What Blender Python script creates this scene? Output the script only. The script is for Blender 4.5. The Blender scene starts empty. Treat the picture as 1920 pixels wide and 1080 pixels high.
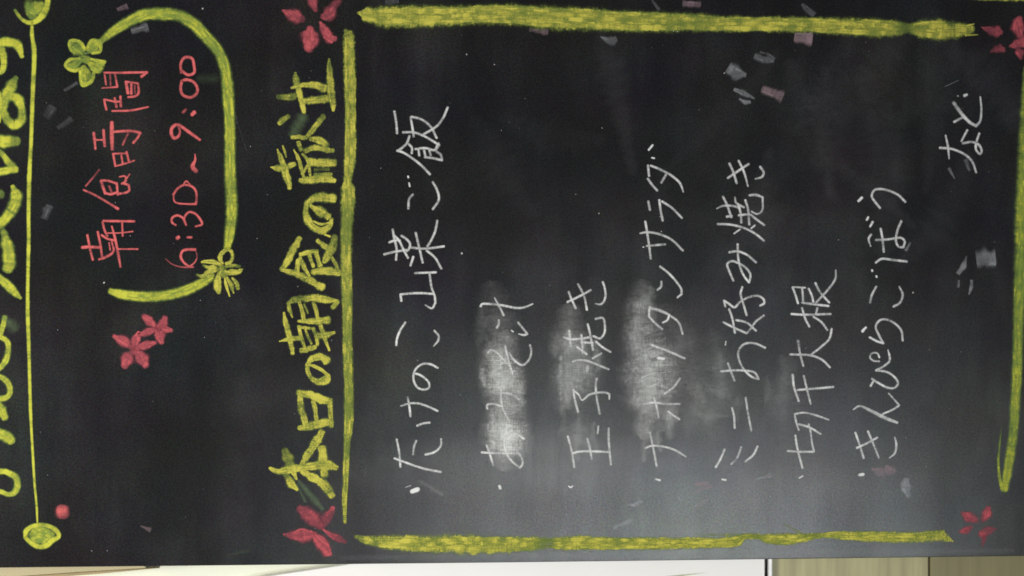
import bpy, math, random
from mathutils import Vector, noise as mn
random.seed(7)
scene = bpy.context.scene
col = scene.collection

# ---------------------------------------------------------------- camera
TH = math.radians(7.0)
DIST = 1.6
Z0 = 1.0                                     # height of the middle of the board
F = Vector((0, math.cos(TH), -math.sin(TH)))   # view direction
R = Vector((0, -math.sin(TH), -math.cos(TH)))  # right of the picture = down in the room (camera held upright)
U = Vector((1, 0, 0))
CAM = Vector((0, 0, Z0)) - F * DIST
FPX = 1920 * DIST / 1.152
cd = bpy.data.cameras.new('camera'); cam = bpy.data.objects.new('camera', cd); col.objects.link(cam)
from mathutils import Matrix
cam.matrix_world = Matrix(((R.x, U.x, -F.x, CAM.x), (R.y, U.y, -F.y, CAM.y), (R.z, U.z, -F.z, CAM.z), (0, 0, 0, 1)))
cd.sensor_width = 36; cd.lens = 36 * FPX / 1920
cd.clip_start = 0.05; cd.clip_end = 100
cd.dof.use_dof = True; cd.dof.focus_distance = DIST; cd.dof.aperture_fstop = 3.2
scene.camera = cam

# ---------------------------------------------------------------- light
w = bpy.data.worlds.new('World'); scene.world = w; w.use_nodes = True
bg = w.node_tree.nodes['Background']; bg.inputs['Color'].default_value = (0.92, 0.95, 1.0, 1); bg.inputs['Strength'].default_value = 0.09

def area(name, loc, target, sx, sy, power, color):
    l = bpy.data.lights.new(name, 'AREA'); l.shape = 'RECTANGLE'; l.size = sx; l.size_y = sy; l.energy = power; l.color = color
    o = bpy.data.objects.new(name, l); col.objects.link(o); o.location = loc
    d = (Vector(target) - Vector(loc)).normalized()
    o.rotation_euler = d.to_track_quat('-Z', 'Y').to_euler()
    return o
# daylight from the open side on the board's left
area('window_light', (-0.74, -2.06, 0.34), (-0.25, 0, 0.85), 0.42, 1.25, 23, (0.96, 0.98, 1.0))
# overhead fill lamp, added to raise the diffuse light on board and wall
area('overhead_fill', (-0.35, -1.05, 3.0), (-0.1, 0, 1.0), 0.8, 0.6, 62, (1.0, 0.96, 0.88))

scene.view_settings.view_transform = 'Standard'; scene.view_settings.look = 'None'
scene.view_settings.exposure = 0.0; scene.view_settings.gamma = 1.0
scene.cycles.transparent_max_bounces = 40
scene.cycles.max_bounces = 6
scene.cycles.filter_width = 1.7

def px(u, v, y=0.0):
    """where the sight line through a picture point meets the upright plane at depth y"""
    d = F * FPX + R * (u - 960) + U * (540 - v)
    return CAM + d * ((y - CAM.y) / d.y)

# ---------------------------------------------------------------- node helpers
class NT:
    def __init__(s, name):
        s.m = bpy.data.materials.new(name); s.m.use_nodes = True
        s.t = s.m.node_tree; s.t.nodes.clear()
        s.out = s.n('ShaderNodeOutputMaterial')
    def n(s, k, **kw):
        nd = s.t.nodes.new(k)
        for a, b in kw.items(): setattr(nd, a, b)
        return nd
    def put(s, sock, v):
        if isinstance(v, bpy.types.NodeSocket): s.t.links.new(v, sock)
        else: sock.default_value = v
    def math(s, op, a, b=None, c=None, clamp=False):
        nd = s.n('ShaderNodeMath', operation=op, use_clamp=clamp)
        s.put(nd.inputs[0], a)
        if b is not None: s.put(nd.inputs[1], b)
        if c is not None: s.put(nd.inputs[2], c)
        return nd.outputs[0]
    def sstep(s, x, a, b, lo=0.0, hi=1.0):
        nd = s.n('ShaderNodeMapRange', interpolation_type='SMOOTHSTEP')
        s.put(nd.inputs[0], x); s.put(nd.inputs[1], a); s.put(nd.inputs[2], b); s.put(nd.inputs[3], lo); s.put(nd.inputs[4], hi)
        return nd.outputs[0]
    def attr(s, name):
        return s.n('ShaderNodeAttribute', attribute_name=name)
    def noise(s, vec, scale, detail=2.0, rough=0.5, mul=None):
        if mul:
            mp = s.n('ShaderNodeVectorMath', operation='MULTIPLY'); s.put(mp.inputs[0], vec); mp.inputs[1].default_value = mul; vec = mp.outputs[0]
        nd = s.n('ShaderNodeTexNoise'); s.put(nd.inputs['Vector'], vec)
        nd.inputs['Scale'].default_value = scale; nd.inputs['Detail'].default_value = detail; nd.inputs['Roughness'].default_value = rough
        return nd.outputs[0]
    def mix(s, f, a, b):
        nd = s.n('ShaderNodeMix', data_type='RGBA')
        s.put(nd.inputs[0], f); s.put(nd.inputs[6], a); s.put(nd.inputs[7], b)
        return nd.outputs[2]
    def pos(s):
        return s.n('ShaderNodeNewGeometry').outputs['Position']

def chalk(name, core, thin, soft=0.45, streak=0.35, grain=0.35, ragged=0.35, weave=0.0, blotch=1.1):
    t = NT(name); P = t.pos()
    side = t.math('ABSOLUTE', t.attr('side').outputs['Fac'])
    cov = t.attr('cov').outputs['Fac']
    flow = t.attr('flow').outputs['Vector']
    d = t.math('SUBTRACT', 1.0, side)
    nr = t.noise(P, 260, 3, 0.65)                 # ragged edge, about 4 mm
    ng = t.noise(P, 620, 2, 0.7)                # grain of the slate
    ns = t.noise(flow, 1.0, 3, 0.6, mul=(2.2, 42.0, 1.0))   # streaks along the stroke
    nb = t.noise(P, 45, 3, 0.55)                 # pressure blotches
    e = t.math('MULTIPLY_ADD', t.math('SUBTRACT', nr, 0.5), ragged, d)
    core_e = t.sstep(e, 0.16, soft + 0.16)
    edge = t.math('MULTIPLY_ADD', t.sstep(d, 0.0, 0.5), 0.13, t.math('MULTIPLY', core_e, 0.87))
    a = t.math('MULTIPLY', edge, cov)
    body = t.math('MULTIPLY_ADD', t.math('SUBTRACT', ns, 0.5), streak * 2.4, 1.0)
    body = t.math('MULTIPLY_ADD', t.math('SUBTRACT', ng, 0.5), grain * 2.4, body)
    body = t.math('MULTIPLY_ADD', t.math('SUBTRACT', nb, 0.5), blotch, body)
    if weave:
        w1 = t.noise(P, 1.0, 3, 0.7, mul=(900, 1, 60)); w2 = t.noise(P, 1.0, 3, 0.7, mul=(60, 1, 900))
        body = t.math('MULTIPLY_ADD', t.math('SUBTRACT', t.math('ADD', w1, w2), 1.0), weave * 3, body)
    a = t.math('MULTIPLY', a, body, clamp=True)
    c = t.mix(t.sstep(a, 0.25, 0.85), thin, core)
    df = t.n('ShaderNodeBsdfPrincipled'); t.put(df.inputs['Base Color'], c); df.inputs['Roughness'].default_value = 0.95
    df.inputs['Specular IOR Level'].default_value = 0.15
    bp = t.n('ShaderNodeBump'); bp.inputs['Strength'].default_value = 0.25; bp.inputs['Distance'].default_value = 0.0004; t.put(bp.inputs['Height'], ng); t.put(df.inputs['Normal'], bp.outputs[0])
    tr = t.n('ShaderNodeBsdfTransparent')
    mx = t.n('ShaderNodeMixShader'); t.put(mx.inputs[0], a); t.put(mx.inputs[1], tr.outputs[0]); t.put(mx.inputs[2], df.outputs[0])
    t.put(t.out.inputs['Surface'], mx.outputs[0])
    return t.m

M = {
 'white': chalk('white_chalk', (0.72, 0.73, 0.72, 1), (0.60, 0.62, 0.62, 1), soft=0.55, streak=0.2, grain=0.45, ragged=0.3, weave=0.15),
 'yellow': chalk('yellow_chalk', (0.56, 0.52, 0.085, 1), (0.24, 0.32, 0.07, 1), soft=0.38, streak=0.5, grain=0.5, ragged=0.65, weave=0.3, blotch=1.7),
 'lime': chalk('lime_chalk', (0.50, 0.51, 0.06, 1), (0.24, 0.36, 0.08, 1), soft=0.45, streak=0.3, grain=0.35, ragged=0.3, weave=0.1),
 'red': chalk('red_chalk', (0.62, 0.13, 0.13, 1), (0.42, 0.10, 0.12, 1), soft=0.45, streak=0.2, grain=0.3, ragged=0.3),
 'petal': chalk('pink_chalk', (0.50, 0.10, 0.115, 1), (0.33, 0.08, 0.11, 1), soft=0.5, streak=0.45, grain=0.45, ragged=0.6, weave=0.15, blotch=1.8),
 'grey': chalk('grey_chalk', (0.60, 0.62, 0.66, 1), (0.60, 0.62, 0.66, 1), soft=0.55, streak=0.4, grain=0.5, ragged=0.5, blotch=1.6),
 'mauve': chalk('mauve_chalk', (0.62, 0.42, 0.47, 1), (0.60, 0.42, 0.47, 1), soft=0.55, streak=0.4, grain=0.5, ragged=0.5, blotch=1.6),
 'rub': chalk('rubbed_chalk', (0.66, 0.68, 0.66, 1), (0.66, 0.68, 0.66, 1), soft=1.0, streak=0.0, grain=0.5, ragged=0.9, weave=0.6, blotch=1.6),
 'film': chalk('dust_film', (0.62, 0.64, 0.66, 1), (0.62, 0.64, 0.66, 1), soft=0.7, streak=0.2, grain=0.3, ragged=0.35, weave=0.2),
 'greenrub': chalk('green_rub', (0.28, 0.42, 0.2, 1), (0.28, 0.42, 0.2, 1), soft=1.0, streak=0.3, grain=0.4, ragged=0.9),
}

def board_mat():
    t = NT('slate_paint'); P = t.pos()
    n1 = t.noise(P, 5, 4, 0.6); n2 = t.noise(P, 900, 2, 0.8); n3 = t.noise(P, 1.0, 4, 0.6, mul=(3, 1, 14)); n4 = t.noise(P, 14, 3, 0.6)
    cn = t.n('ShaderNodeTexNoise'); t.put(cn.inputs['Vector'], P); cn.inputs['Scale'].default_value = 9; cn.inputs['Detail'].default_value = 3
    cg = t.n('ShaderNodeTexNoise'); t.put(cg.inputs['Vector'], P); cg.inputs['Scale'].default_value = 330; cg.inputs['Detail'].default_value = 1
    dust = t.math('MULTIPLY', t.sstep(n1, 0.35, 0.75), t.sstep(n3, 0.3, 0.75))
    base = t.mix(dust, (0.0085, 0.0085, 0.0095, 1), (0.030, 0.031, 0.030, 1))
    tint = t.mix(0.35, (0.5, 0.5, 0.5, 1), cn.outputs[1])
    g = t.mix(0.4, (0.5, 0.5, 0.5, 1), cg.outputs[1])
    mlt = t.n('ShaderNodeMix', data_type='RGBA', blend_type='MULTIPLY'); mlt.inputs[0].default_value = 1; t.put(mlt.inputs[6], base); t.put(mlt.inputs[7], tint)
    ml2 = t.n('ShaderNodeMix', data_type='RGBA', blend_type='MULTIPLY'); ml2.inputs[0].default_value = 1; t.put(ml2.inputs[6], mlt.outputs[2]); t.put(ml2.inputs[7], g)
    sc = t.n('ShaderNodeVectorMath', operation='SCALE'); t.put(sc.inputs[0], ml2.outputs[2]); t.put(sc.inputs[3], t.math('MULTIPLY', t.sstep(t.noise(P, 560, 1, 0.5), 0.25, 0.75, 0.55, 1.45), 3.7))
    b = t.n('ShaderNodeBsdfPrincipled'); t.put(b.inputs['Base Color'], sc.outputs[0])
    t.put(b.inputs['Roughness'], t.math('MULTIPLY_ADD', n4, 0.09, t.math('MULTIPLY_ADD', n1, 0.08, 0.21)))
    sp = t.math('MULTIPLY_ADD', t.sstep(n3, 0.25, 0.75), 0.14, 0.42)
    sp = t.math('MULTIPLY_ADD', t.sstep(n1, 0.3, 0.7), 0.10, sp)
    g2 = t.noise(P, 480, 1, 0.5)
    sp = t.math('MULTIPLY', sp, t.sstep(g2, 0.28, 0.72, 0.82, 1.18))
    t.put(b.inputs['Specular IOR Level'], sp)
    t.put(b.inputs['Specular Tint'], t.mix(0.15, t.mix(0.3, (0.95, 1, 0.985, 1), cg.outputs[1]), cn.outputs[1]))
    bp = t.n('ShaderNodeBump'); bp.inputs['Strength'].default_value = 0.22; bp.inputs['Distance'].default_value = 0.0003
    t.put(bp.inputs['Height'], n2); t.put(b.inputs['Normal'], bp.outputs[0])
    t.put(t.out.inputs['Surface'], b.outputs[0]); return t.m

def plain(name, colr, rough=0.6, nscale=20, amp=0.12, mul=None, metal=0.0):
    t = NT(name); P = t.pos(); n = t.noise(P, nscale, 4, 0.6, mul=mul); 
    dark = tuple(c * (1 - amp) for c in colr) + (1,); lite = tuple(min(1, c * (1 + amp)) for c in colr) + (1,)
    b = t.n('ShaderNodeBsdfPrincipled'); t.put(b.inputs['Base Color'], t.mix(t.sstep(n, 0.3, 0.7), dark, lite)); b.inputs['Roughness'].default_value = rough; b.inputs['Metallic'].default_value = metal
    bp = t.n('ShaderNodeBump'); bp.inputs['Strength'].default_value = 0.1; bp.inputs['Distance'].default_value = 0.001; t.put(bp.inputs['Height'], n); t.put(b.inputs['Normal'], bp.outputs[0])
    t.put(t.out.inputs['Surface'], b.outputs[0]); return t.m

# ---------------------------------------------------------------- object helpers
def link(name, me, parent=None, mat=None):
    o = bpy.data.objects.new(name, me); col.objects.link(o)
    if mat: me.materials.append(mat)
    if parent: o.parent = parent
    return o
def slab(name, corners, y0, y1, mat, parent=None, bevel=0.0):
    """solid board with an outline of (x, z) corners between depths y0 (front) and y1"""
    n = len(corners)
    vs = [(x, y0, z) for x, z in corners] + [(x, y1, z) for x, z in corners]
    area2 = sum(corners[i][0] * corners[(i + 1) % n][1] - corners[(i + 1) % n][0] * corners[i][1] for i in range(n))
    idx = list(range(n)) if area2 > 0 else list(range(n))[::-1]
    fs = [tuple(idx), tuple(i + n for i in reversed(idx))]
    for k in range(n):
        a, b = idx[k], idx[(k + 1) % n]; fs.append((b, a, a + n, b + n))
    me = bpy.data.meshes.new(name); me.from_pydata(vs, [], fs); me.update()
    o = link(name, me, parent, mat)
    if bevel:
        m = o.modifiers.new('bevel', 'BEVEL'); m.width = bevel; m.segments = 2
    return o
def outline(pts, y):
    return [(px(u, v, y).x, px(u, v, y).z) for u, v in pts]
def inst(o, **kw):
    for k, v in kw.items(): o[k] = v
    return o

# ---------------------------------------------------------------- the wall behind the board
WY = 0.16
wall = slab('wall', [(-3.2, -0.0), (2.2, -0.0), (2.2, 2.7), (-3.2, 2.7)], WY + 0.012, WY + 0.14, plain('pale_plaster', (0.76, 0.79, 0.66), 0.85, 6, 0.03))
inst(wall, kind='structure')
wood = plain('beige_wood', (0.385, 0.36, 0.185), 0.5, 1.0, 0.24, mul=(2.5, 1, 42))
def zrow(u): return px(u, 1065, WY).z
zt, zg0, zg1 = zrow(1446), zrow(1740.5), zrow(1744.5)
zs0, zs1 = zrow(1440.6), zrow(1445)
wood2 = plain('lower_panel_wood', (0.205, 0.185, 0.082), 0.5, 1.0, 0.13, mul=(2.5, 1, 50))  # darker, browner base colour for the panels below the joint
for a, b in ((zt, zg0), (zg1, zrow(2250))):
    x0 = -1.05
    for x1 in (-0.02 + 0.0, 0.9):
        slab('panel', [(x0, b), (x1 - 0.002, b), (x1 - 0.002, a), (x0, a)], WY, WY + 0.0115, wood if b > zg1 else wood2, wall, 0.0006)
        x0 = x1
slab('joint', [(-1.05, zg1 + .0002), (0.9, zg1 + .0002), (0.9, zg0 - .0002), (-1.05, zg0 - .0002)], WY + 0.006, WY + 0.0118, plain('dark_joint', (0.03, 0.025, 0.015), 0.9), wall)
slab('metal_trim', [(-1.05, zs1), (0.9, zs1), (0.9, zs0), (-1.05, zs0)], WY - 0.006, WY + 0.0119, plain('bright_metal', (0.9, 0.92, 0.95), 0.35), wall, 0.0006)
slab('shadow_gap', [(-1.05, zs0 + .0001), (0.9, zs0 + .0001), (0.9, zrow(1433.5)), (-1.05, zrow(1433.5))], WY + 0.004, WY + 0.0119, plain('black_gap', (0.006, 0.006, 0.006), 0.9), wall)
# the white sheet on the wall
sheet = slab('white_board', outline([(490, 1082), (640, 1060), (760, 1040), (1432.5, 1030), (1432.5, 1400), (300, 1400), (420, 1100)], WY), WY - 0.002, WY + 0.0117, plain('white_sheet', (0.90, 0.90, 0.88), 0.6, 10, 0.015))
inst(sheet, label='plain white panel on the wall, its slanting edge showing beside the chalkboard', category='wall panel')
mk = slab('printed_mark', outline([(1228, 1083), (1278, 1077.5), (1325, 1073.5), (1281, 1080), (1270, 1090), (1215, 1090)], WY - 0.002), WY - 0.0026, WY - 0.0021, plain('olive_print', (0.50, 0.52, 0.33), 0.8), sheet)
mk['label'] = 'pale olive sliver printed on the white panel'
rail = slab('wooden_rail', outline([(-400, 1040), (250, 1040), (275, 1063.5), (150, 1071), (0, 1081.5), (-400, 1110)], 0.142), 0.137, WY + 0.0115, plain('rail_wood', (0.42, 0.37, 0.22), 0.6, 1.0, 0.1, mul=(30, 1, 3)))
inst(rail, label='beige wooden strip with a brown edge beside the chalkboard, next to the lime title', category='trim')
ed = slab('edge_strip', outline([(-400, 1111), (0, 1082), (150, 1071.5), (275, 1064), (300, 1063), (190, 1073.5), (0, 1088), (-400, 1118)], 0.142), 0.135, WY + 0.0114, plain('brown_edge', (0.33, 0.26, 0.13), 0.6), rail)
ed['label'] = 'dark brown edge of the strip'

# ---------------------------------------------------------------- the chalkboard
root = bpy.data.objects.new('chalkboard', None); col.objects.link(root); root.location = (0, 0, 0)
inst(root, label='black chalkboard with a handwritten Japanese breakfast menu in yellow, red and white chalk', category='chalkboard')
bc = [(-500, 1071), (0, 1064.7), (960, 1054.6), (1920, 1042.5), (2300, 1037.5), (2330, -130), (-520, -210)]
surf = slab('writing_surface', outline(bc, 0.0), 0.0, 0.014, board_mat(), root, 0.0008)

FR = {'G': (0, 0, 1)}
for k, x in zip('ABDE', (0, 440, 880, 1440)):
    for j in range(4): FR[k + str(j)] = (x, 270 * j, 4)
FR.update({'F0': (1200, 40, 4), 'F1': (1200, 230, 4), 'F2': (1200, 430, 4), 'F3': (1200, 680, 4),
 'Y0': (440, 130, 6), 'Y1': (440, 240, 6), 'H0': (0, 40, 3.6), 'H1': (0, 320, 3.6), 'H2': (0, 580, 3.6), 'H3': (0, 840, 4.5),
 'I': (360, 460, 9.82), 'J': (120, 160, 6.354), 'K': (120, 300, 4.91), 'L': (520, 900, 6.75), 'T': (1760, 0, 12)})

def parse(txt, w0, c0):
    out = []; cur = []; fr = FR['G']
    def flush():
        nonlocal cur
        if cur: out.append(cur)
        cur = []
    for tk in txt.replace(';', ' ; ').replace('/', ' / ').split():
        if tk[0] == '@': fr = FR[tk[1:]]
        elif tk == ';': flush()
        elif tk == '/': last = cur[-1]; flush(); cur = [last]
        else:
            a = [float(q) for q in tk.split(',')]
            cur.append((fr[0] + a[0] / fr[2], fr[1] + a[1] / fr[2], (a[2] if len(a) > 2 else w0) / fr[2], a[3] if len(a) > 3 else c0))
    flush(); return out

def spline(p, step):
    if len(p) == 1: p = [p[0], (p[0][0] + 0.5, p[0][1] + 0.5, p[0][2], p[0][3])]
    q = [tuple(2 * a - b for a, b in zip(p[0], p[1]))] + p + [tuple(2 * a - b for a, b in zip(p[-1], p[-2]))]
    res = []
    for i in range(1, len(q) - 2):
        p0, p1, p2, p3 = q[i - 1:i + 3]
        L = math.hypot(p2[0] - p1[0], p2[1] - p1[1]); n = max(1, int(L / step))
        def tj(t, a, b): return t + max(1e-3, math.hypot(b[0] - a[0], b[1] - a[1])) ** 0.5
        t0 = 0; t1 = tj(t0, p0, p1); t2 = tj(t1, p1, p2); t3 = tj(t2, p2, p3)
        for k in range(n):
            f = k / n; t = t1 + (t2 - t1) * f; r = []
            for c in (0, 1):
                A1 = (t1 - t) / (t1 - t0) * p0[c] + (t - t0) / (t1 - t0) * p1[c]
                A2 = (t2 - t) / (t2 - t1) * p1[c] + (t - t1) / (t2 - t1) * p2[c]
                A3 = (t3 - t) / (t3 - t2) * p2[c] + (t - t2) / (t3 - t2) * p3[c]
                B1 = (t2 - t) / (t2 - t0) * A1 + (t - t0) / (t2 - t0) * A2
                B2 = (t3 - t) / (t3 - t1) * A2 + (t - t1) / (t3 - t1) * A3
                r.append((t2 - t) / (t2 - t1) * B1 + (t - t1) / (t2 - t1) * B2)
            s = f * f * (3 - 2 * f)
            r += [p1[2] + (p2[2] - p1[2]) * s, p1[3] + (p2[3] - p1[3]) * s]
            res.append(r)
    res.append(list(p[-1])); return res

WORD = [0]
def draw(name, parent, mat, txt, w=22, c=0.8, lift=0.00012, grow=1.30, flat=False, jit=0.06, sub=0):
    """one drawn mark: every chalk stroke a thin layer of chalk a little above the last"""
    V = []; Fc = []; side = []; cov = []; flow = []
    strokes = parse(txt, w, c); rng = random.Random(len(txt) * 31 + WORD[0])
    if sub:
        extra = []
        for st in strokes:
            q = spline(st, 2.0); n = len(q); wm = max(a[2] for a in st)
            if n < 5 or wm < 6: continue
            for _ in range(int(sub * max(1, min(8, n / 40)))):
                ln = rng.randint(min(n - 1, 5), max(6, min(n - 1, int(n * rng.uniform(.35, .95)))))
                a = rng.randint(0, n - 1 - ln) if n - 1 > ln else 0; ln = min(ln, n - 1)
                off = rng.uniform(-.36, .36); dr = rng.uniform(-.12, .12); fw = rng.uniform(.14, .34)
                pp = []
                for k in sorted(set(list(range(a, a + ln, 6)) + [a + ln])):
                    o = off + dr * math.sin((k - a) * 0.05) + rng.uniform(-.02, .02); d0 = q[max(0, k - 1)]; d1 = q[min(n - 1, k + 1)]
                    L = math.hypot(d1[0] - d0[0], d1[1] - d0[1]) or 1
                    pp.append((q[k][0] - (d1[1] - d0[1]) / L * o * q[k][2], q[k][1] + (d1[0] - d0[0]) / L * o * q[k][2], q[k][2] * fw * rng.uniform(.7, 1.2), min(1.1, q[k][3]) * rng.uniform(.35, 1.0)))
                if len(pp) > 1: extra.append(pp)
        strokes = [[(a[0], a[1], a[2], a[3] * (0.78 if sub != 5 else 0.72)) for a in st] for st in strokes] + extra
    for si, st in enumerate(strokes):
        WORD[0] += 1; sd = WORD[0] * 7.31
        wm = max(q[2] for q in st)
        pts = spline(st, max(0.8, min(2.5, wm * 0.3)))
        # run the ends out by a rounded cap
        def ext(a, b, w_, rev):
            dx, dy = a[0] - b[0], a[1] - b[1]; L = math.hypot(dx, dy) or 1
            e = w_ * (0.04 if flat else 0.38); n = 5
            res = [[a[0] + dx / L * e * k / n, a[1] + dy / L * e * k / n, a[2] * (1 if flat else math.sqrt(max(0.0, 1 - (k / n) ** 2)) * 0.98 + 0.02), a[3] * (1 if flat else 1 - 0.5 * k / n)] for k in range(1, n + 1)]
            return res[::-1] if rev else res
        pts = ext(pts[0], pts[1], pts[0][2], True) + pts + ext(pts[-1], pts[-2], pts[-1][2], False)
        y = -(lift + 0.000007 * si)
        s = 0; i0 = len(V); N = len(pts)
        for i, p in enumerate(pts):
            a = pts[max(0, i - 1)]; b = pts[min(N - 1, i + 1)]
            dx, dy = b[0] - a[0], b[1] - a[1]; L = math.hypot(dx, dy) or 1
            nx, ny = -dy / L, dx / L
            if i: s += math.hypot(p[0] - pts[i - 1][0], p[1] - pts[i - 1][1])
            hw = p[2] * 0.5 * grow
            j1 = 1 + jit * 2 * mn.noise((s * 0.09, sd, 0)); j2 = 1 + jit * 2 * mn.noise((s * 0.09, sd, 9))
            cc = p[3] * (1 + 0.55 * mn.noise((s * 0.05, sd, 3)) + 0.35 * mn.noise((s * 0.25, sd, 5)))
            for sg, jj in ((-1, j1), (0, 1), (1, j2)):
                o = hw * sg * jj
                q = px(p[0] + nx * o, p[1] + ny * o, y); V.append(q)
                side.append(float(sg)); cov.append(cc); flow.append((s / 60.0 + sd, o / 60.0, sd))
        for i in range(N - 1):
            k = i0 + 3 * i
            Fc.append((k, k + 3, k + 4, k + 1)); Fc.append((k + 1, k + 4, k + 5, k + 2))
    me = bpy.data.meshes.new(name); me.from_pydata(V, [], Fc)
    me.attributes.new('side', 'FLOAT', 'POINT').data.foreach_set('value', side)
    me.attributes.new('cov', 'FLOAT', 'POINT').data.foreach_set('value', cov)
    me.attributes.new('flow', 'FLOAT_VECTOR', 'POINT').data.foreach_set('vector', [x for f in flow for x in f])
    if len(me.polygons) and sum(p.normal.y * p.area for p in me.polygons) > 0: me.flip_normals()
    me.update()
    return link(name, me, parent, M[mat])

def empty(name, label=None):
    o = bpy.data.objects.new(name, None); col.objects.link(o); o.parent = root; o.empty_display_size = 0.02
    if label: o['label'] = label
    return o
def line(label, mat, w, c, chars, name='text_line', **kw):
    g = empty(name, label)
    for i, t in enumerate(chars):
        if isinstance(t, tuple): draw(t[0], g, mat, t[1], w, t[2] if len(t) > 2 else c, **kw)
        else: draw('character', g, mat, t, w, c, **kw)
    return g

# ---- white menu lines
W, C = 21, 0.68
line('first menu line in white chalk: bamboo shoot and wild plant rice', 'white', W, C, [
 ('bullet', '@B3 1328,447,36 1376,430,40 ; 1280,415,10,.5 1320,402,10,.5', 1.15),
 '@B3 1215,55 1232,140 1243,262 ; 1198,197 1300,235 1420,275 1548,300 ; 1362,66 1345,110 1338,170 ; 1548,52 1545,105 1500,150 1430,170',
 '@B2 1368,1032 1420,1014 1462,1010 ; 1298,820 1312,900 1318,965 ; 1245,885,14 1300,868 1370,865 1440,885 1522,922',
 '@B2 1525,600 1470,572 1410,570 1365,600 1342,645 1345,700 1370,745 1415,762 1455,750 1458,715 1430,680 1385,650 1345,638',
 '@B2 1280,258 1240,320 1218,380 1212,430 ; 1498,320 1530,360 1525,395 1490,438,12',
 '@B2 1250,98 1243,48 / 1300,42 1400,38 1495,45 ; 1352,-112 1510,-118 ; 1462,-105 1478,0 1500,60 1505,110 / 1480,152 1430,128,14',
 '@B1 1185,640 1195,700 1215,790 1210,870 ; 1158,738 1200,724 1240,722 ; 1120,828 1200,808 1290,795 ; 1192,682 1230,720 1265,790 1300,855 ; 1250,688 1290,715 1315,750 1305,790 1290,805 ; 1340,845 1318,912 ; 1358,665 1380,760 1410,890 ; 1310,775 1420,785 1570,768 ; 1520,575 1505,650 1475,720 1445,768 ; 1440,800 1500,850 1550,935',
 '@B1 1337,378 1310,410 1302,485 ; 1308,292,14,1 1313,318,16,1 ; 1300,242,16,1 1302,252,16,1 ; 1485,285 1520,350 1530,420 1485,490',
 '@B1 1218,50 1260,62 1350,120 1410,170 1465,228 ; 1225,50 1260,25 1290,-5 1312,-60 ; 1305,0 1330,30 1328,70 ; 1355,38 1375,40 1385,88 ; 1385,32 1440,32 1500,45 1520,10 1530,-5 ; 1420,45 1430,90 ; 1460,45 1470,85 ; 1425,98 1480,105 1555,122 / 1545,80 1510,50 1535,8 ; @B0 1198,835 1212,920 1218,1000 ; 1262,992 1340,993 1420,1020 1530,1085 ; 1320,880 1332,950 1343,1025 ; 1325,875 1400,895 1470,950 1515,1035 ; 1598,805 1560,890 1510,950 1420,1005'])
line('second menu line in white chalk, its start rubbed white: miso soup', 'white', W, C, [
 ('bullet', '@D3 226,405,24 232,422,26', 1.15),
 '@D3 130,100 155,170 180,250 ; 92,153 180,158 260,160 370,160 / 395,200 398,240 380,268 / 330,230 285,170 262,100 270,40 310,15 360,20 412,52 ; @D2 140,1020,18,.5 142,1060,18,.5',
 '@D2 135,905 132,880 175,868 235,885 ; 255,690,16 240,760 238,830 250,900 300,1000 ; 230,785 290,790 330,805 372,835',
 '@D2 140,485 160,465 200,480 250,530 295,580 325,650,14 ; 268,432 285,510 305,580 325,640 ; 300,490 340,545 400,578 445,540 465,480 455,428',
 '@D2 85,138 92,122 180,122 250,130 340,148 400,148 475,120,16 ; 188,72,12 220,130 258,205 ; 222,240 218,280 205,298 ; 365,258 400,300 435,345 / 410,352 370,345,14 ; 315,318,14,1 330,328,14,1'])
line('third menu line in white chalk: rolled egg', 'white', W, C, [
 ('bullet', '@D3 745,406,12 760,415,16 775,405,12', 0.9),
 '@D3 738,32 765,130 788,265 ; 1045,-30 1045,60 1062,245 ; 775,160 820,148 930,145 1040,150 ; 885,50 905,130,24,.6 918,205,18,.4 ; 968,-45,18 962,12,18',
 '@D2 780,760 790,830 815,930 ; 785,770,16 820,800,16 845,840,16 900,800 960,785 1020,785 1050,795 / 1050,835,14 ; 955,680,24,.6 948,720 955,820 978,945',
 '@D2 775,552 820,540 880,545 960,575 1045,610 ; 888,590,34 882,622,30 ; 925,528 990,490 ; 750,320 755,380 762,440 ; 708,370 760,385 830,380 900,370 ; 840,350 848,420 850,490 ; 888,270 905,340 928,465 ; 840,408 890,410 925,412 ; 805,442 840,465 882,498 ; 950,402 1000,445 1060,480 ; 930,360 980,378 1012,340 1015,270 1000,225 945,232',
 '@D2 745,28 765,80 798,152 ; 815,-30 860,60 882,165 ; 735,105 830,60 912,15 ; 945,118,14 990,120 1020,70 1015,0 1000,-45'])
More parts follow.
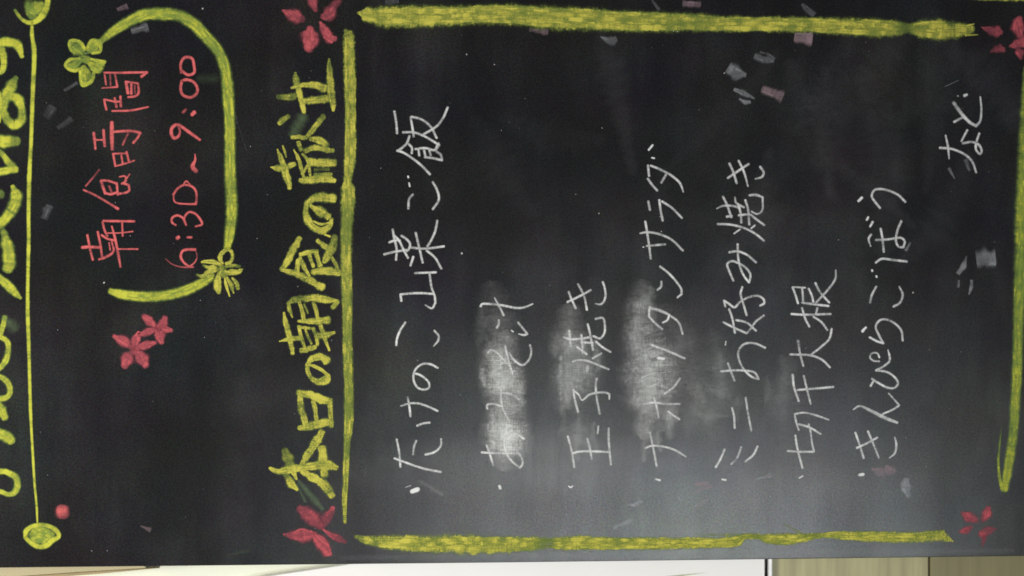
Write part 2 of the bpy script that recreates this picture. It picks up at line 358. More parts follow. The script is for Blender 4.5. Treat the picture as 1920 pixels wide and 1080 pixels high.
line('fourth menu line in white chalk crossing the widest rubbed patch: Neapolitan salad', 'white', W, C, [
 ('bullet', '@F3 118,872,18 150,882,18', 1.15),
 '@F3 75,525 95,620 125,775 ; 38,642,18 80,625 180,630 270,660 345,705,18',
 '@F3 28,310 100,300 180,308 300,310 ; 105,265 120,310 140,410 ; 210,365 250,395 295,425 ; 300,118 250,185 180,235,18 ; 150,90,14 155,130,14 110,165,14 60,180,14 20,150,14 10,120,12 60,92,12 110,80,12',
 '@F2 80,865 150,890 250,930 335,968 ; 135,965,28,1.1 180,970,24,1.1',
 '@F2 75,582 68,620 68,655 / 110,700 168,750 ; 75,590,26 150,610,28 230,650 290,700 320,785 ; 220,640 205,680 170,700,18',
 '@F2 150,278 210,325 270,390 310,450 312,485 / 280,512,18 ; 160,390 158,430 130,455',
 '@F1 40,740 50,800 65,900 80,1020 ; 0,830,16 50,822 140,835 240,880 322,960 ; 50,925 190,912 ; 22,933,10,1 28,933,10,1',
 '@F1 62,590 75,655 ; 145,580 155,660 170,735 ; 165,590,20 240,640,20 315,715,20',
 '@F1 60,320 68,400 ; 58,420 90,465 130,510 ; 80,322 150,350 240,400 300,455 325,520,14 ; 195,390 160,450 ; 95,168,18,1 65,205,18,1 ; 88,263,14,1 108,267,14,1'])
line('fifth menu line in white chalk: mini savoury pancake', 'white', W, C, [
 ('bullet', '@F3 615,875,16 645,880,18', 1.15),
 '@F3 635,650 605,720 568,785 ; 760,632 730,710 685,760 ; 882,628 850,690 790,742',
 '@F3 690,340 705,400 710,490 ; 792,260 810,380 835,512',
 '@F3 660,5 680,60 708,135 ; 605,65 700,58 790,60 860,75 890,122 / 850,112 800,75 760,20 738,-40 738,-85 765,-128 810,-147 870,-142 938,-112 ; @F2 645,840,14 640,868,14',
 '@F2 668,598 690,660 712,775 ; 625,697 700,735 800,780 / 830,745 870,690 930,645 ; 720,680 800,700 870,760 ; 640,580 630,535 / 670,560 708,585 750,545 820,508 890,500 930,530 930,555 900,572 ; 768,432 755,480 775,560 800,645',
 '@F2 700,385 672,320 655,260 690,238 740,255 790,285 828,340 818,398 / 780,350 750,280 735,200 732,110 ; 670,172 730,165 800,190 870,248',
 '@F1 582,760 680,765 780,790 860,830 930,885 ; 705,832,16 750,800,16 ; 862,770,18 835,792,16 ; 622,555 650,610 685,710 ; 575,645,12 620,625 700,625 750,640 ; 650,705 690,700 ; 712,560,16 720,600,20 780,635,20 ; 735,610 755,680 760,750 ; 790,580 810,650 820,765 ; 740,695 820,685 ; 830,690 880,730 932,768 ; 835,665,16 880,685,18 915,660,18 920,560,18 / 870,542,26 820,545,20',
 '@F1 670,305 700,370 725,455 ; 740,285 780,370 810,478,14 ; 658,415 740,360 815,310 ; 900,330 928,375 915,405 865,422,14'])
line('sixth menu line in white chalk: dried radish strips', 'white', W, C, [
 ('bullet', '@F3 1195,865,14 1220,850,14', 1.15),
 '@F3 1165,545 1180,640 1218,790 ; 1108,662 1200,668 1305,668 / 1290,600,18 1280,520,18 1265,460,18 ; 1190,505,18 1168,430,20 1160,385,20 / 1230,375,18 1320,395,20 1415,428,16 ; 1190,462 1270,485 1355,535',
 '@F3 1145,90,24,.6 1155,180 1190,288 ; 1228,98 1250,190 1280,310,18 ; 1180,205 1300,195 1450,182',
 '@F2 1185,835,26,.6 1200,930 1225,1025 ; 1125,938 1200,940 1280,945 1360,975 1425,1035 ; 1438,745 1420,820 1360,880 1280,942',
 '@F2 1135,635 1230,640 1430,635 ; 1215,590 1240,670 1270,730 ; 1330,590 1320,635 ; 1300,655 1360,695 1405,755 ; 1145,435 1165,490 1185,555 ; 1145,432,16 1240,438,16 ; 1215,440 1222,500 1222,545 ; 1265,445 1290,500 1300,545 ; 1215,550 1300,562 1415,575 ; 1468,305,14 1465,370 1420,440 1320,550 ; 1315,402 1350,470 1420,550'])
line('seventh menu line in white chalk: braised burdock', 'white', W, C, [
 ('bullet', '@E3 686,322,30 714,318,30', 1.2),
 '@E3 655,5 685,90 718,195 ; 750,-5 790,90 832,195,18 ; 665,120 740,85 820,42 ; 950,40,16,.5 962,90 950,160 910,195,14',
 '@E2 640,912,14 685,885 780,925,30 870,970,34 968,1010,26 ; 905,790,14 950,840,18 985,880,20 / 940,910,20 860,945,18',
 '@E2 770,735 795,690 / 775,678 840,720 900,748 950,748 975,715 950,670 890,630 810,618 / 870,585 910,550 912,510 900,465,12 ; 835,550,16 790,545,18 765,520,18 780,490,18 820,490,18 835,520,18',
 '@E2 762,370 820,400 865,415 / 830,350 808,290 835,245 880,235 950,265 1000,320 1010,395 ; 735,295,20,1 708,325,26,1',
 '@E2 812,-10 780,50 765,110 ; 985,-10,16 1010,50 990,110 940,140 ; @E1 780,945,18,1 783,955,18,1 ; 812,990,18,1 815,1000,16,1',
 '@E1 808,890 850,862 940,870 1042,882 ; 845,635 860,720 868,810 ; 808,720 900,715 1000,705 1025,730 1015,775 / 980,770 960,730 970,650 1000,578 ; 775,678 755,710 770,768,12 ; 752,548,20,1 740,570,20,1 ; 785,585,22,1 765,620,18,1',
 '@E1 840,480 800,430 778,390 800,345 850,338 920,355 980,385 1030,435 ; 705,402,24,1 678,428,24,1'])
line('closing word in white chalk beside the lower border: and so on', 'white', W, C, [
 '@E1 1288,28 1380,38 1470,75 1530,130 1562,215,18 ; 1332,-65,16 1350,20 1358,110,14 ; 1495,-105,20 1450,-20,18 ; 1585,-80 1565,-20 1560,40 1590,75 1602,55 1585,10 1530,-15 1460,-5',
 '@E0 1392,770,30 1450,850,30 1510,915,28 1560,945,26 / 1590,910,20 1600,820,18 1592,725,14 ; 1395,915 1460,880 ; 1422,718,12,.8 1427,722,12,.8 ; 1472,718,26,.9 1492,710,22,.7'])

# ---- red opening hours
line('red chalk heading of the opening hours', 'red', 22, 0.85, [
 '@K 215,690 240,820 265,920 ; 165,805,26 230,800,28 330,805,26 ; 310,660 335,780 350,890 ; 345,690 400,725 465,740 ; 320,915,20 370,900,26 440,860,24 460,830,20 / 440,750,16 ; 440,610,16 470,720,24 500,870,26 520,985,20 ; 415,760,14 425,830,14 ; 490,820,14 680,820,16 ; 355,570 375,650 400,700 ; 360,560 450,562 650,565 ; 535,580,18 540,700,18 ; 400,672,12 500,672,12 635,658,12',
 '@K 200,240,18,.6 260,170,18,.6 325,90,18,.55 ; 180,275,18 280,320,20,.7 400,390,20,.7 500,450,26 ; 340,190,26 360,250,28 380,310,26 ; 340,190 400,190 480,215 ; 385,305 430,315 480,300 ; 485,210 495,320 ; 415,240,22,.6 440,300,22,.6 ; 500,310 570,300 600,280 595,230 / 550,215 ; 510,155,14 560,150,16 570,190,18 530,220,18 ; 605,130,12 560,190,16',
 '@J 355,565,36 375,760,28 ; 470,530,34 485,725,34 ; 375,650,20 470,650,20 ; 570,440,46 570,600,50 575,765,38 ; 590,555,30 700,545,32 810,545,32 910,565,36 / 880,620,30 825,685,34 ; 765,570,24,.7 730,640,26,.7 700,710,24,.7 ; 585,815,28 610,955,28 ; 580,815,22 750,810,22 ; 680,810,26 700,935,26 ; 745,790,28 775,915,28 ; 605,965,18 720,935,22 840,895,20',
 '@A0 780,545,14 930,545,18 1105,542,18 / 1060,575,24 ; 785,560,14 795,635,14 ; 825,548,14,.6 830,640,12,.6 ; 862,555,16 880,650,16 ; 765,660,10 882,652,14 ; 945,618,24 960,700,24 ; 940,612,16 1035,625,16 / 1038,700,20 1010,722,18 960,728,16 ; 985,630,18 985,705,18 ; 1010,640,14,.5 1012,700,14,.5 ; 780,745,16 798,825,18 ; 780,745,14 850,760,14 ; 860,735,18 875,805,20 ; 903,722,18 907,800,20 ; 855,765,14 905,760,14 ; 840,832,14 980,828,16 1112,802,14'], grow=1.45)
line('red chalk opening hours 6:30 to 9:00', 'red', 22, 0.85, [
 '@K 935,910,8,.5 990,955,10,.5 1080,985,14,.7 1190,985,18 ; 1210,825,26 1130,825,26 1090,840,24 1075,890,24 1100,940,22 1150,980,20 ; 1215,840,10,.5 1225,890,12,.6 1205,940,14,.7 1160,980,18',
 ('colon', '@K 1040,722,34 1058,708,30 ; 1135,712,20 1175,712,24'),
 '@K 1030,600,18 995,575 995,535 1040,510 1095,535 1125,600,18 ; 1120,590 1105,540 1150,480 1200,490 1250,540 1270,590 1210,612,18',
 '@K 1005,320 1050,260 1110,230 1180,245 1215,290 1220,350 1215,405 / 1130,405,16 1020,385,16 1008,310,14 ; 1095,235,14,.7 1125,195,16,.7 1160,225,14,.7',
 ('tilde', '@A1 1462,75,8 1464,120,18 1445,170,34 1472,205,34'),
 '@A0 1500,1050,20 1430,1000,24 1325,935,24 1290,960,26 1285,1000,26 1305,1035,26 1335,1025,22 1350,990,18 1340,950,16',
 ('colon', '@A0 1370,845,20 1395,820,20 ; 1438,862,26 1460,840,30'),
 '@A0 1365,605 1355,660 1370,710 1430,730 1475,700 1480,660 1450,615 1395,597 1365,608',
 '@A0 1360,545 1355,480 1385,432 1440,438 1455,490 1455,545 1410,562 1362,530'], grow=1.45)

# ---- yellow title: today's breakfast menu
line('thick yellow chalk heading above the menu: todays breakfast menu', 'yellow', 40, 0.95, [
 '@B3 375,135,50,.6 400,200,80,.7 415,260,75,.8 ; 415,260,50 440,300,40 465,355,18 ; 260,270,18 320,295,40 400,282,52 500,270,55 620,250,60 700,250,68 765,270,40 ; 655,0,56 610,80,60 560,150,55 500,245,34 ; 505,290,40 560,330,54 640,370,60 700,430,65 730,480,50 ; 655,120,60 665,200,65 678,325,56 ; 380,320,40,.6 430,390,56,.8 470,435,20',
 '@B2 485,775,30 500,900,48 540,1055,40 ; 475,785,44,.8 560,800,56 640,830,60 718,850,55,.8 ; 715,860,36 720,950,34 725,1040,34 ; 590,850,34 605,920,34 615,1010,30 ; 480,1050,34 560,1040,62 650,1015,60 730,1005,44,.8',
 '@B2 695,550,56 660,520,55 600,522,45 555,560,36 545,610,32 570,670,34 630,705,44 690,695,52 705,660,30 / 660,620,24 600,590,26 550,570,20 ; 620,700,20,.7 680,665,24,.7',
 '@B2 370,185,18 385,270,38 415,380,42 435,495,28 ; 335,400,10 400,385,32 490,375,38 ; 480,285,24 505,390,26 540,480,20 ; 475,290,22,.7 540,300,22 600,305,20 ; 590,300,24 615,380,26 622,430,22 ; 530,310,18,.7 550,360,20,.7 575,420,18,.7 ; 495,470,34 560,455,40 608,440,28 ; 645,280,30 670,360,32 710,470,16 ; 625,360,46 690,350,48 750,335,22 ; 475,248,18 580,250,44 705,240,50 ; 432,220,14 412,160,30 400,115,26,.7 / 450,88,42,.6 560,75,48 680,85,48 775,100,24,.8 ; 775,100,26 735,148,40 ; 485,100,24 505,170,30 520,250,30 ; 590,110,26 610,170,30 625,240,28 ; 520,120,16,.6 550,190,16,.6',
 '@B1 490,705,36,.7 450,770,50 400,870,50 352,945,34 ; 352,945,26 450,970,46 560,1020,50 660,1080,50 ; 478,870,34 465,960,36 ; 490,850,28 515,910,34 560,990,20 ; 490,830,30 560,812,36 620,805,34 ; 555,820,26 590,920,28 ; 610,810,34 640,915,34 ; 585,960,44 680,952,60 785,968,44 ; 728,850,22 760,910,30 782,970,26 ; 620,722,30 680,770,44 720,800,34 ; 750,690,40,.5 740,760,60,.7 690,850,56,.7 668,888,30,.8 ; 675,680,14 715,695,16',
 '@B1 745,410,62 660,400,64 590,410,48 548,445,44,.8 530,500,36,.7 555,580,50 600,630,50 660,650,54 710,615,36 730,560,24 ; 570,462,24 640,508,72 705,545,50 ; 590,580,14 650,602,18 710,590,14',
 '@Y1 480,240,16 520,340,56 560,450,76 590,560,78 618,680,46 ; 540,200,20 560,260,26 580,330,16 ; 405,440,14 480,450,80 560,450,70 ; 620,425,60 675,405,50 ; 665,245,20 720,350,40 750,460,40 780,560,30 ; 715,160,44 745,250,44 ; 790,260,50 900,220,66 1000,240,60 1110,255,46 ; 640,105,40,.7 720,100,44,.7 790,115,50 ; 850,120,50 950,135,80 1040,200,60,.7 ; 840,385,80 980,390,90 1120,395,90 ; 760,290,26 820,360,36 850,540,26 ; 820,420,26 760,520,36 ; 900,470,34,.5 1060,465,30,.6 ; 735,585,50 800,590,80 920,575,84 1040,570,84 1125,595,50 ; 900,530,44,.8 1090,520,40,.7 ; @Y0 500,610,50 545,570,62 610,525,46,.7 ; 1000,525,60,.5 960,580,60 880,680,60 800,770,46',
 '@B0 710,440,14,.6 708,500,42 720,650,50 735,780,42 740,830,22 ; 455,545,18,.6 460,600,50,.7 480,680,40 505,770,38 520,845,28 ; 425,660,18 500,640,32 600,640,50 680,665,56 ; 320,725,30,.4 380,730,44 450,725,50,.8 ; 515,757,44 600,750,54 705,735,58'], grow=1.55, jit=0.16, sub=2)

# ---- lime title at the far left, cut off by the picture
line('large lime chalk title at the top of the board', 'lime', 40, 1.0, [
 '@H0 -120,120,50 -40,145,60 60,140,62 115,160,60 150,240,28 ; 12,190,50 25,270,46 12,335,40 -60,350,40',
 '@H0 108,380,36,.5 75,440,76 30,530,70 5,600,60 -60,650,60 ; 60,500,60 115,520,66 148,600,50 140,670,60 95,700,62 40,650,60 18,580,46 ; -90,500,40 -20,480,40 0,560,36 -5,680,20',
 '@H0 -120,810,80 0,810,82 60,810,80 120,810,56,.7 ; -30,850,15 10,890,36,.7 40,930,40 85,985,54,.8 ; -100,1030,46 0,1015,52 60,1005,55 110,998,46',
 '@H1 85,105,30 110,170,80 95,240,80 40,320,64 -40,390,60 ; -40,160,50,.4 10,160,60,.45',
 '@H1 10,378,26,.5 30,430,44,.8 52,520,80 62,620,80 50,670,64,.8 ; -80,690,50 0,730,52 60,780,60 105,830,50 140,860,22,.8',
 '@H2 32,50,34,.7 18,120,36 5,170,30 ; -30,185,34 10,190,34 50,225,36 55,290,40,.8 30,360,40 -20,410,40 ; -30,450,40 20,465,40 60,510,40 65,570,38 30,600,40 -30,600,40',
 '@H2 -40,620,70 5,680,70 35,735,46 ; -60,810,50 0,840,60 50,865,70 80,890,56',
 '@H3 -60,185,50 0,195,48 60,205,48 125,240,56 148,300,56 125,370,52 80,392,40 20,375,40 -50,350,40'], grow=1.5, jit=0.1, sub=2)

# ---- lines and borders
draw('dividing_line', root, 'lime', '@A0 240,165,24,.8 240,260,34 255,370,40,.75 255,500,38 250,600,38,.8 242,800,36 232,1080,32 @A1 226,100,34,.85 218,300,38 214,540,32 215,700,32,.8 208,1080,30 @A2 208,200,34 215,400,32,.85 220,600,28 228,900,28,.9 236,1080,22 @A3 245,150,22 260,400,20 275,560,20 280,680,14', 30, .92)['label'] = 'thin lime line between the title and the opening hours'
draw('rounded_border', root, 'lime', '@A0 750,315,44 850,235,66 960,165,76 1090,110,84 1210,105,88,.9 1330,115,84,.6 1430,165,86,.85 1540,270,84,1.0 1640,390,78,.7 1690,520,80,.9 1710,700,84 1722,900,76 1725,1080,76 @A1 1725,200,80 1732,350,84,.8 1738,450,84,.95 1735,560,80,.75 1720,680,72 1705,775,54', 80, 1.0, jit=0.04, sub=3, grow=1.5)['label'] = 'thick lime curve bending round the opening hours'
draw('rounded_border', root, 'lime', '@A2 825,22,44 900,45,66 1000,60,72 1120,65,74 1250,55,74 1400,15,72 1520,-40,68 1590,-80,50', 70, 1.05, jit=0.04, sub=3, grow=1.5)['label'] = 'short lime curve closing the opening hours near the blossoms'
draw('underline', root, 'yellow', '@B0 830,225,26,.6 852,262,80,.8 858,400,84,.95 862,600,84 865,800,74,.75 868,900,74 868,1080,82 @B1 860,150,82 852,225,66,.7 845,290,56,.9 @B1 848,330,96,.95 848,430,100,.75 845,540,94,.6 838,660,88,.5 836,800,82,.7 838,1080,76,.75 @B2 842,150,72,.8 845,350,70,.65 852,600,70,.8 856,750,70,.6 855,900,70,.5 848,1080,58 @B3 842,60,48,.6 838,140,44,.55 835,250,46,.9 832,380,42,.75 825,480,42,.8 826,680,26,1', 70, .95, jit=0.05, sub=6, grow=1.45)['label'] = 'yellow upright line under the menu heading'
draw('border', root, 'yellow', '@B0 925,95,24 1000,110,110 1150,125,160 1400,122,158 1700,118,138 1920,110,144 @D0 300,112,148 600,135,166 750,140,166 900,145,160,.85 1200,160,146 1500,168,144,.8 1700,170,130,.7 1900,178,116,.85 @E0 0,182,106 300,188,112 600,200,122 800,208,132 930,212,120,.9 1000,214,100,.5 1045,212,80,.15 1090,216,80,.6 1140,215,130,.8 1250,222,148,.85 1400,226,124,.8 1500,218,86,.8 1530,215,60,.8 ; @E0 1490,192,14 1545,180,8 ; 1480,265,14 1575,260,8', 70, 1.0, jit=0.08, sub=5, grow=1.42)['label'] = 'thick yellow border bar on the right side of the menu'
draw('border', root, 'yellow', '@B3 905,785,28,.6 1000,812,70,.8 1150,825,106 1400,838,126 1700,842,140 1900,848,132 @D3 300,842,124 470,838,110,.9 560,835,100,.45 610,832,84,.3 670,834,100,.9 800,832,106 1200,836,92 1500,832,88 1900,828,76 @G 1385,1013,20 @G 1394,1007,11,.7 1425,1007,9,.55 1440,1010,20,.9 @E3 150,806,92 280,792,62 360,780,46,.6 420,776,40,.8 600,780,72 900,790,84 1150,788,80 1300,782,80 1330,795,64 1385,818,14 ; @E3 1160,760,30,.5 1320,745,22,.8 ; 1320,800,24 1390,820,10 ; @F3 420,1292,20,.3 700,1291,22,.5 900,1286,18,.5 ; @E3 120,690,14,.4 260,765,16,.5', 70, 1.0, jit=0.1, sub=5, grow=1.45)['label'] = 'thick yellow border bar on the left side of the menu'
draw('border', root, 'lime', '@G 1926,128,16,.5 1925,180,22,.6 1922,300,28,.7 1918,400,30,.95 1915,500,28 1910,600,21 1907,700,20,.9 1903,760,19,.75 1901,800,19 1896,840,19,.75 1890,880,19,.8 1884,918,14,.85 ; @E3 1752,-40,8,.2 1735,120,16,.5 1728,220,22,.75 1738,350,26,.75 1760,440,30,.7', 20, .62, jit=0.08, sub=2, grow=1.4)['label'] = 'lime border bar along the bottom of the menu'
draw('border', root, 'yellow', '@G 1810,-3,4,.4 1850,-5,14,.6 1900,-6,18,.8 2000,-8,18,.8', 14, .6)['label'] = 'end of a faint yellow line near the corner blossom'

# ---- knobs on the dividing line
g = empty('line_ornament', 'lime cup shape at the upper end of the thin lime line')
draw('outline', g, 'lime', '@A0 112,75,26,.4 155,135,30,.7 215,170,40,.85 270,160,46 320,110,60 350,50,52 360,-30,46', 40, .9)
draw('filling', g, 'lime', '@A0 200,40,60,.3 260,60,130,.75 310,50,100,.85 ; 220,20,80,.35 230,100,80,.55 260,140,60,.6', 60, .7, lift=0.0001, sub=4)
g = empty('line_ornament', 'lime oval at the lower end of the thin lime line')
draw('outline', g, 'lime', '@A3 190,790,34 195,745,44 240,710,40 310,697,38 380,712,38 430,750,44 440,785,36 390,815,46 350,850,50 290,860,44 230,830,40 190,790,34', 44, .85)
draw('filling', g, 'lime', '@A3 230,780,50,.5 280,740,60,.75 350,760,70,.7 390,780,60,.8 ; 240,810,44,.7 300,800,70,.6 340,820,50,.9 ; 280,780,60,.8 370,790,60,.8', 60, .7, lift=0.0001, sub=4, grow=1.7)
draw('red_dot', root, 'red', '@A3 466,584,112 470,615,108', 60, .9, grow=1.3, sub=5, jit=.12)['label'] = 'round red chalk dot near the lower end of the thin lime line'

# ---- blossoms
def blossom(label, mat, petals, w=40, c=.9, **kw):
    g = empty('blossom', label)
    for p in petals: draw('petal', g, mat, p, w, c, sub=4, jit=0.16, grow=1.5, **kw)
blossom('pink blossom drawn at the end of the heading line, cut by the board top', 'petal', [
 '@B0 360,78,20 430,112,96 475,135,96 512,145,50,.6', '@B0 562,-20,60 585,20,66 608,80,34,.6', '@B0 790,5,40,.4 745,40,60,.5 720,85,96 690,118,90 655,125,40', '@B0 640,165,20 675,225,70 715,285,88 755,290,40', '@B0 565,210,50 562,260,112 565,320,118 550,365,76'])
blossom('pink blossom with one outlined petal below the heading, by the yellow bar', 'petal', [
 '@L 280,350,90,.75 370,420,180,.75 470,510,180,.75 550,590,90,.75', '@L 705,350,60,1 690,400,80,.85 620,480,130,.55 560,600,90,.6', '@L 580,620,16 670,690,76,.8 770,740,100,.55 865,785,50,.6 ; 580,625,24,1 700,730,20,.9', '@L 80,685,34 190,700,110 330,705,180,.75 430,690,120 490,665,30 ; 180,690,30,1 300,625,30,1 440,660,30,1', '@L 460,690,60 520,760,150 590,840,170 640,920,130 680,945,50'])
blossom('dim pink blossom in the corner beyond the yellow border, cut by the frame', 'petal', [
 '@T 960,612,20 1080,650,120,.7 1220,700,230,.6 1350,720,270,.75 1410,730,120,.6', '@T 1830,400,120 1790,520,280 1790,640,320 1830,800,160', '@T 1600,1040,60 1750,1000,220 1900,950,280 2050,900,200 ; @E0 1898,440,26,.5 1885,390,70', '@E0 1668,388,14,.3 1715,365,60,.35 1765,368,40,.6 ; 1740,335,20,.5 1770,385,24,.5', '@T 2000,500,120 2200,560,240'])
blossom('dark pink blossom at the lower end of the left border', 'petal', [
 '@E3 1455,605,30,.7 1505,635,84,.8 1565,665,50,.7', '@E3 1655,568,40,.7 1640,610,76,.8 1608,662,44', '@E3 1435,745,18 1480,738,60,.9 1530,712,30,.6', '@E3 1715,728,20,.35 1650,740,70,.45 1595,770,50,.8', '@E3 1625,785,40,.5 1605,860,18,.3'], c=.75)
blossom('larger red blossom of the pair under the short lime curve', 'petal', [
 '@A2 852,358,30 920,395,80 1000,445,56', '@A2 1040,335,36 1020,385,70 1010,445,44', '@A2 1168,410,26 1100,428,66 1020,458,40', '@A2 930,588,50 960,530,96 1010,470,40', '@A2 1092,585,50 1065,530,104 1020,475,50'])
blossom('smaller red blossom of the pair under the short lime curve', 'petal', [
 '@A2 1075,208,40 1120,248,68 1165,288,30', '@A2 1238,220,40 1225,265,70 1180,300,40', '@A2 1040,352,30 1110,330,60 1170,305,36', '@A2 1212,405,50 1198,355,84 1178,310,40', '@A2 1290,320,26 1235,312,60 1180,300,40'])
blossom('lime blossom at the upper end of the rounded lime curve', 'lime', [
 '@A0 630,410,40,.6 590,370,96,.65 535,315,50,.8 ; 640,370,30 590,310,26 525,310,24 530,370,24 560,400,20', '@A0 655,395,30,.7 700,355,90,.55 740,310,40,.8 ; 650,370,28 690,305,30 745,320,28 750,385,28 690,400,20', '@A0 660,465,30,.8 720,495,84,.7 785,470,20 ; 680,445,26 790,465,22 ; 770,485,34 740,535,40 690,510,30', '@A0 625,500,40,.8 645,570,84,.7 622,640,36 ; 600,530,24 620,640,26 690,600,30 705,540,26 ; 635,560,14 640,600,14', '@A0 610,450,40,.6 550,490,76,.6 495,495,26 ; 600,440,22 520,450,28 490,495,24 560,530,28 610,510,20', '@A0 600,440,50,.65 660,450,60,.65'], c=1.0)
blossom('yellow blossom at the lower end of the rounded lime curve', 'yellow', [
 '@I 560,340,60 510,230,90 560,130,80 640,75,60 720,110,60 745,220,60 700,310,60 620,340,50', '@I 540,370,60,.8 400,310,90 250,300,60 175,310,36 ; 400,400,90 280,400,60 200,360,40,.5', '@I 430,430,120 300,500,110 200,570,70 90,540,50,.4 ; 400,540,60,.8 280,590,60,.8', '@I 600,490,90 740,500,110 870,480,90 930,440,40,.8 ; 620,390,60,.5 760,370,60,.7 880,390,60,.4', '@I 540,440,60 490,560,90 470,680,140,.8 470,790,140 500,880,60', '@I 600,590,24 630,740,56 695,940,24', '@I 640,590,50,.7 720,730,90,.7 765,880,30', '@I 740,600,40 820,700,80 850,800,66', '@I 520,420,140,.55 600,540,160,.6'], c=1.0)

# ---- loose coloured flecks drawn with the side of the chalk
flecks = [('mauve', '@A0 880,72,36 955,45,56', .24), ('grey', '@A0 985,232,50 1108,200,74', .24), ('grey', '@A1 330,560,60 370,460,70', .12), ('grey', '@A0 345,880,90 400,800,80', .06),
 ('grey', '@A0 430,960,40 540,890,50', .06), ('grey', '@A0 480,680,24 580,620,30', .10), ('mauve', '@A3 1055,705,12 1130,735,40', .22),
 ('mauve', '@D0 450,225,30 590,240,56', .20), ('grey', '@D0 985,275,16 1060,305,84 1105,290,40', .24), ('mauve', '@D0 1600,25,50 1735,36,50', .30), ('grey', '@D0 1370,0,20 1425,75,30', .15),
 ('grey', '@F0 662,350,90 720,385,130 795,400,40', .42), ('grey', '@F0 705,508,30 780,540,50 858,580,20', .36), ('grey', '@F0 745,580,20 790,605,40 830,605,26', .45), ('mauve', '@F0 915,505,70 1070,568,84', .36), ('grey', '@F0 858,262,50 930,285,66 1005,300,30', .22), ('grey', '@F0 900,230,20 940,240,20', .2),
 ('mauve', '@E0 200,276,80 330,290,112', .55), ('grey', '@E0 255,30,30 300,75,60 345,115,60', .18), ('grey', '@E0 -10,400,30 40,450,60', .16),
 ('grey', '@E1 1568,866,140 1703,850,136', .36), ('grey', '@E1 1490,840,12 1462,920,56 1425,975,36', .36), ('grey', '@E1 1432,1020,20 1428,1075,22', .24), ('grey', '@E2 1525,-60,24 1522,0,26 1508,50,12', .40),
 ('grey', '@E1 1355,180,30 1400,260,12', .25), ('grey', '@E1 1480,115,30 1510,200,26', .22), ('grey', '@E1 1070,740,16 1030,800,30', .3),
 ('mauve', '@E3 775,275,26 850,300,100 870,300,90', .26), ('mauve', '@E3 890,250,40 910,290,96 955,285,50', .28), ('grey', '@E3 1040,348,50 1030,410,104 1055,490,44', .34), ('mauve', '@E3 -10,320,30 25,335,36', .2),
 ('grey', '@F3 855,872,10 930,860,28 990,845,36', .28), ('grey', '@D3 1185,545,12 1240,545,38 1292,515,44', .36), ('grey', '@D3 1080,720,34 1150,690,36 1225,660,40', .30),
 ('mauve', '@D3 1690,395,40 1800,380,36', .30), ('mauve', '@D3 1700,445,24 1815,400,36', .28), ('mauve', '@D3 1685,580,44 1795,495,34', .16), ('grey', '@D3 1560,480,18 1630,545,22', .2), ('grey', '@B0 1130,20,40 1230,10,40', .1),
 ('grey', '@E0 1325,650,5 1430,602,5', .35), ('grey', '@B1 1700,820,18 1706,828,18', .4), ('grey', '@A0 1760,830,4 1800,980,4 1850,1130,4', .12)]
for mt, tx, cv in flecks:
    draw('chalk_fleck', root, mt, tx, 30, cv * .75, lift=0.00006, flat=True, jit=0.2, sub=1)

# ---- rubbed patches and smears
rubs = [('@G 948,640,60,.3 938,680,92,.8 942,712,96,.78 944,745,88,.5 950,770,90,.5 950,805,104,.9 950,835,98,.85 945,858,70,.3', 'tall white rubbed patch over the second menu line'),
 ('@G 925,550,70,.05 935,600,90,.10 940,650,90,.12 940,680,60,.1', None),
 ('@G 1068,590,60,.18 1070,640,90,.28 1085,680,100,.36 1075,715,110,.45 1062,745,90,.14', 'faint rubbed patch over the third menu line'),
 ('@G 1080,790,70,.05 1082,815,80,.2 1078,840,60,.05', None),
 ('@G 1205,545,60,.12 1200,590,70,.34 1208,640,100,.45 1222,680,130,.6 1222,715,130,.58 1222,750,110,.54 1235,780,90,.2', 'widest rubbed patch, over the fourth menu line'),
 ('@G 1250,600,90,.06 1278,660,110,.12 1290,710,110,.11 1270,770,90,.08', None),
 ('@G 1212,785,50,.1 1215,805,64,.32 1220,830,50,.1', None),
 ('@G 1340,640,60,.05 1350,700,90,.12 1345,740,110,.16 1330,780,100,.12 1340,810,60,.04', 'faint grey rub over the fifth menu line'),
 ('@G 1480,690,60,.05 1465,740,80,.09 1470,790,60,.04', None)]
for tx, lb in rubs:
    o = draw('rubbed_patch', root, 'rub', tx, 60, .4, lift=0.00004, grow=1.15, jit=0.07)
    if lb: o['label'] = lb
    P4 = parse(tx, 60, .4)[0]
    for k in range(7 if lb else 3):
        q = random.choice(P4[1:-1]); x = q[0] + random.uniform(-.42, .42) * q[2]; y = q[1] + random.uniform(-30, 30); h = random.uniform(12, 42); ww = random.uniform(16, 44)
        draw('rubbed_streak', o, 'rub', f'@G {x:.0f},{y-h:.0f},{ww*.6:.0f} {x+random.uniform(-6,6):.0f},{y:.0f},{ww:.0f} {x+random.uniform(-8,8):.0f},{y+h:.0f},{ww*.6:.0f}', 30, q[3] * random.uniform(.35, .8), lift=0.00005, grow=1.1, jit=0.3)
rw = random.Random(11)
for k in range(34):
    x, y = rw.uniform(700, 1850), rw.uniform(90, 960); a = rw.gauss(math.pi / 2, .35) if rw.random() < .7 else rw.uniform(0, 3.14); L = rw.uniform(50, 200)
    dx, dy = math.cos(a) * L, math.sin(a) * L; bx, by = rw.uniform(-25, 25), rw.uniform(-25, 25); ww = rw.uniform(50, 150)
    draw('wipe_mark', root, 'film', f'@G {x-dx:.0f},{max(70,y-dy):.0f},{ww*.5:.0f} {x+bx:.0f},{y+by:.0f},{ww:.0f} {x+dx:.0f},{min(980,y+dy):.0f},{ww*.4:.0f}', 40, rw.uniform(.004, .013), lift=0.00002, grow=1.0, jit=0.3)
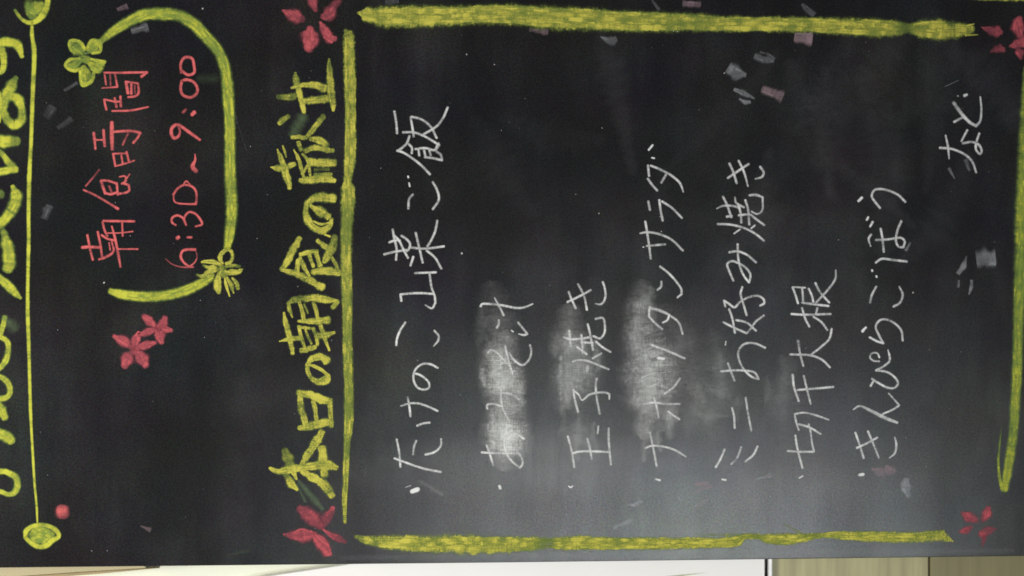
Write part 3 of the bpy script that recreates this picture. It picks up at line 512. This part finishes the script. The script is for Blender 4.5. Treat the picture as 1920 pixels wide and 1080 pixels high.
for tx, cv in [('@B3 480,370,30 540,440,60 600,510,64 660,575,40', .2), ('@B0 510,880,110 470,950,110 440,1010,90', .2), ('@A0 1500,590,90 1620,590,90', .05), ('@B3 470,400,20 530,520,30', .15), ('@H2 30,60,60 90,120,110', .14), ('@A3 1700,925,20 1860,890,40', .05)]:
    draw('green_smear', root, 'greenrub', tx, 40, cv, lift=0.00005)
draw('smear', root, 'rub', '@B3 1390,370,36,.1 1560,470,44,.12', 40, .12, lift=0.00005)

draw('dust_film', root, 'film', '@G 690,880,130,.02 850,875,180,.05 1040,870,210,.12 1200,880,160,.06 1400,900,130,.03 1700,910,120,.02', 100, 1, lift=0.00003, grow=1.0)['label'] = 'thin film of wiped chalk dust over the start of the menu lines'
draw('dust_film', root, 'film', '@G 640,1046,16,.03 1100,1040,20,.05 1900,1032,16,.03', 20, 1, lift=0.00003, grow=1.0)
# chalk dust: loose specks nobody would count
V = []; Fc = []; 
for i in range(110):
    u, v = random.uniform(0, 1920), random.uniform(0, 1040); r = random.choice([0.35, 0.45, 0.6, 0.9])
    k = len(V); n = 5; a0 = random.random() * 6
    for j in range(n):
        rr = r * random.uniform(0.6, 1.2); V.append(px(u + rr * math.cos(a0 - j * 2 * math.pi / n), v + rr * math.sin(a0 - j * 2 * math.pi / n), -0.0002))
    Fc.append(tuple(range(k, k + n)))
for u, v, r in [(875, 102, 1.5), (927, 121, 1.3), (1358, 137, 1.6), (380, 16, 1.8), (1123, 400, 1.6), (1263, 58, 1.3), (1270, 59, 1.5), (1712, 549, 1.8), (1129, 240, 1), (866, 475, 2.2), (1240, 434, 1.4), (195, 530, 2.2), (172, 1033 - 0, 1)]:
    k = len(V)
    for j in range(6): V.append(px(u + r * math.cos(-j * math.pi / 3) * random.uniform(.6, 1.1), v + r * math.sin(-j * math.pi / 3) * random.uniform(.6, 1.1), -0.0002))
    Fc.append(tuple(range(k, k + 6)))
me = bpy.data.meshes.new('chalk_dust'); me.from_pydata(V, [], Fc)
dust = link('chalk_dust', me, root, plain('dust_speck', (0.42, 0.42, 0.40), 0.95)); dust['kind'] = 'stuff'
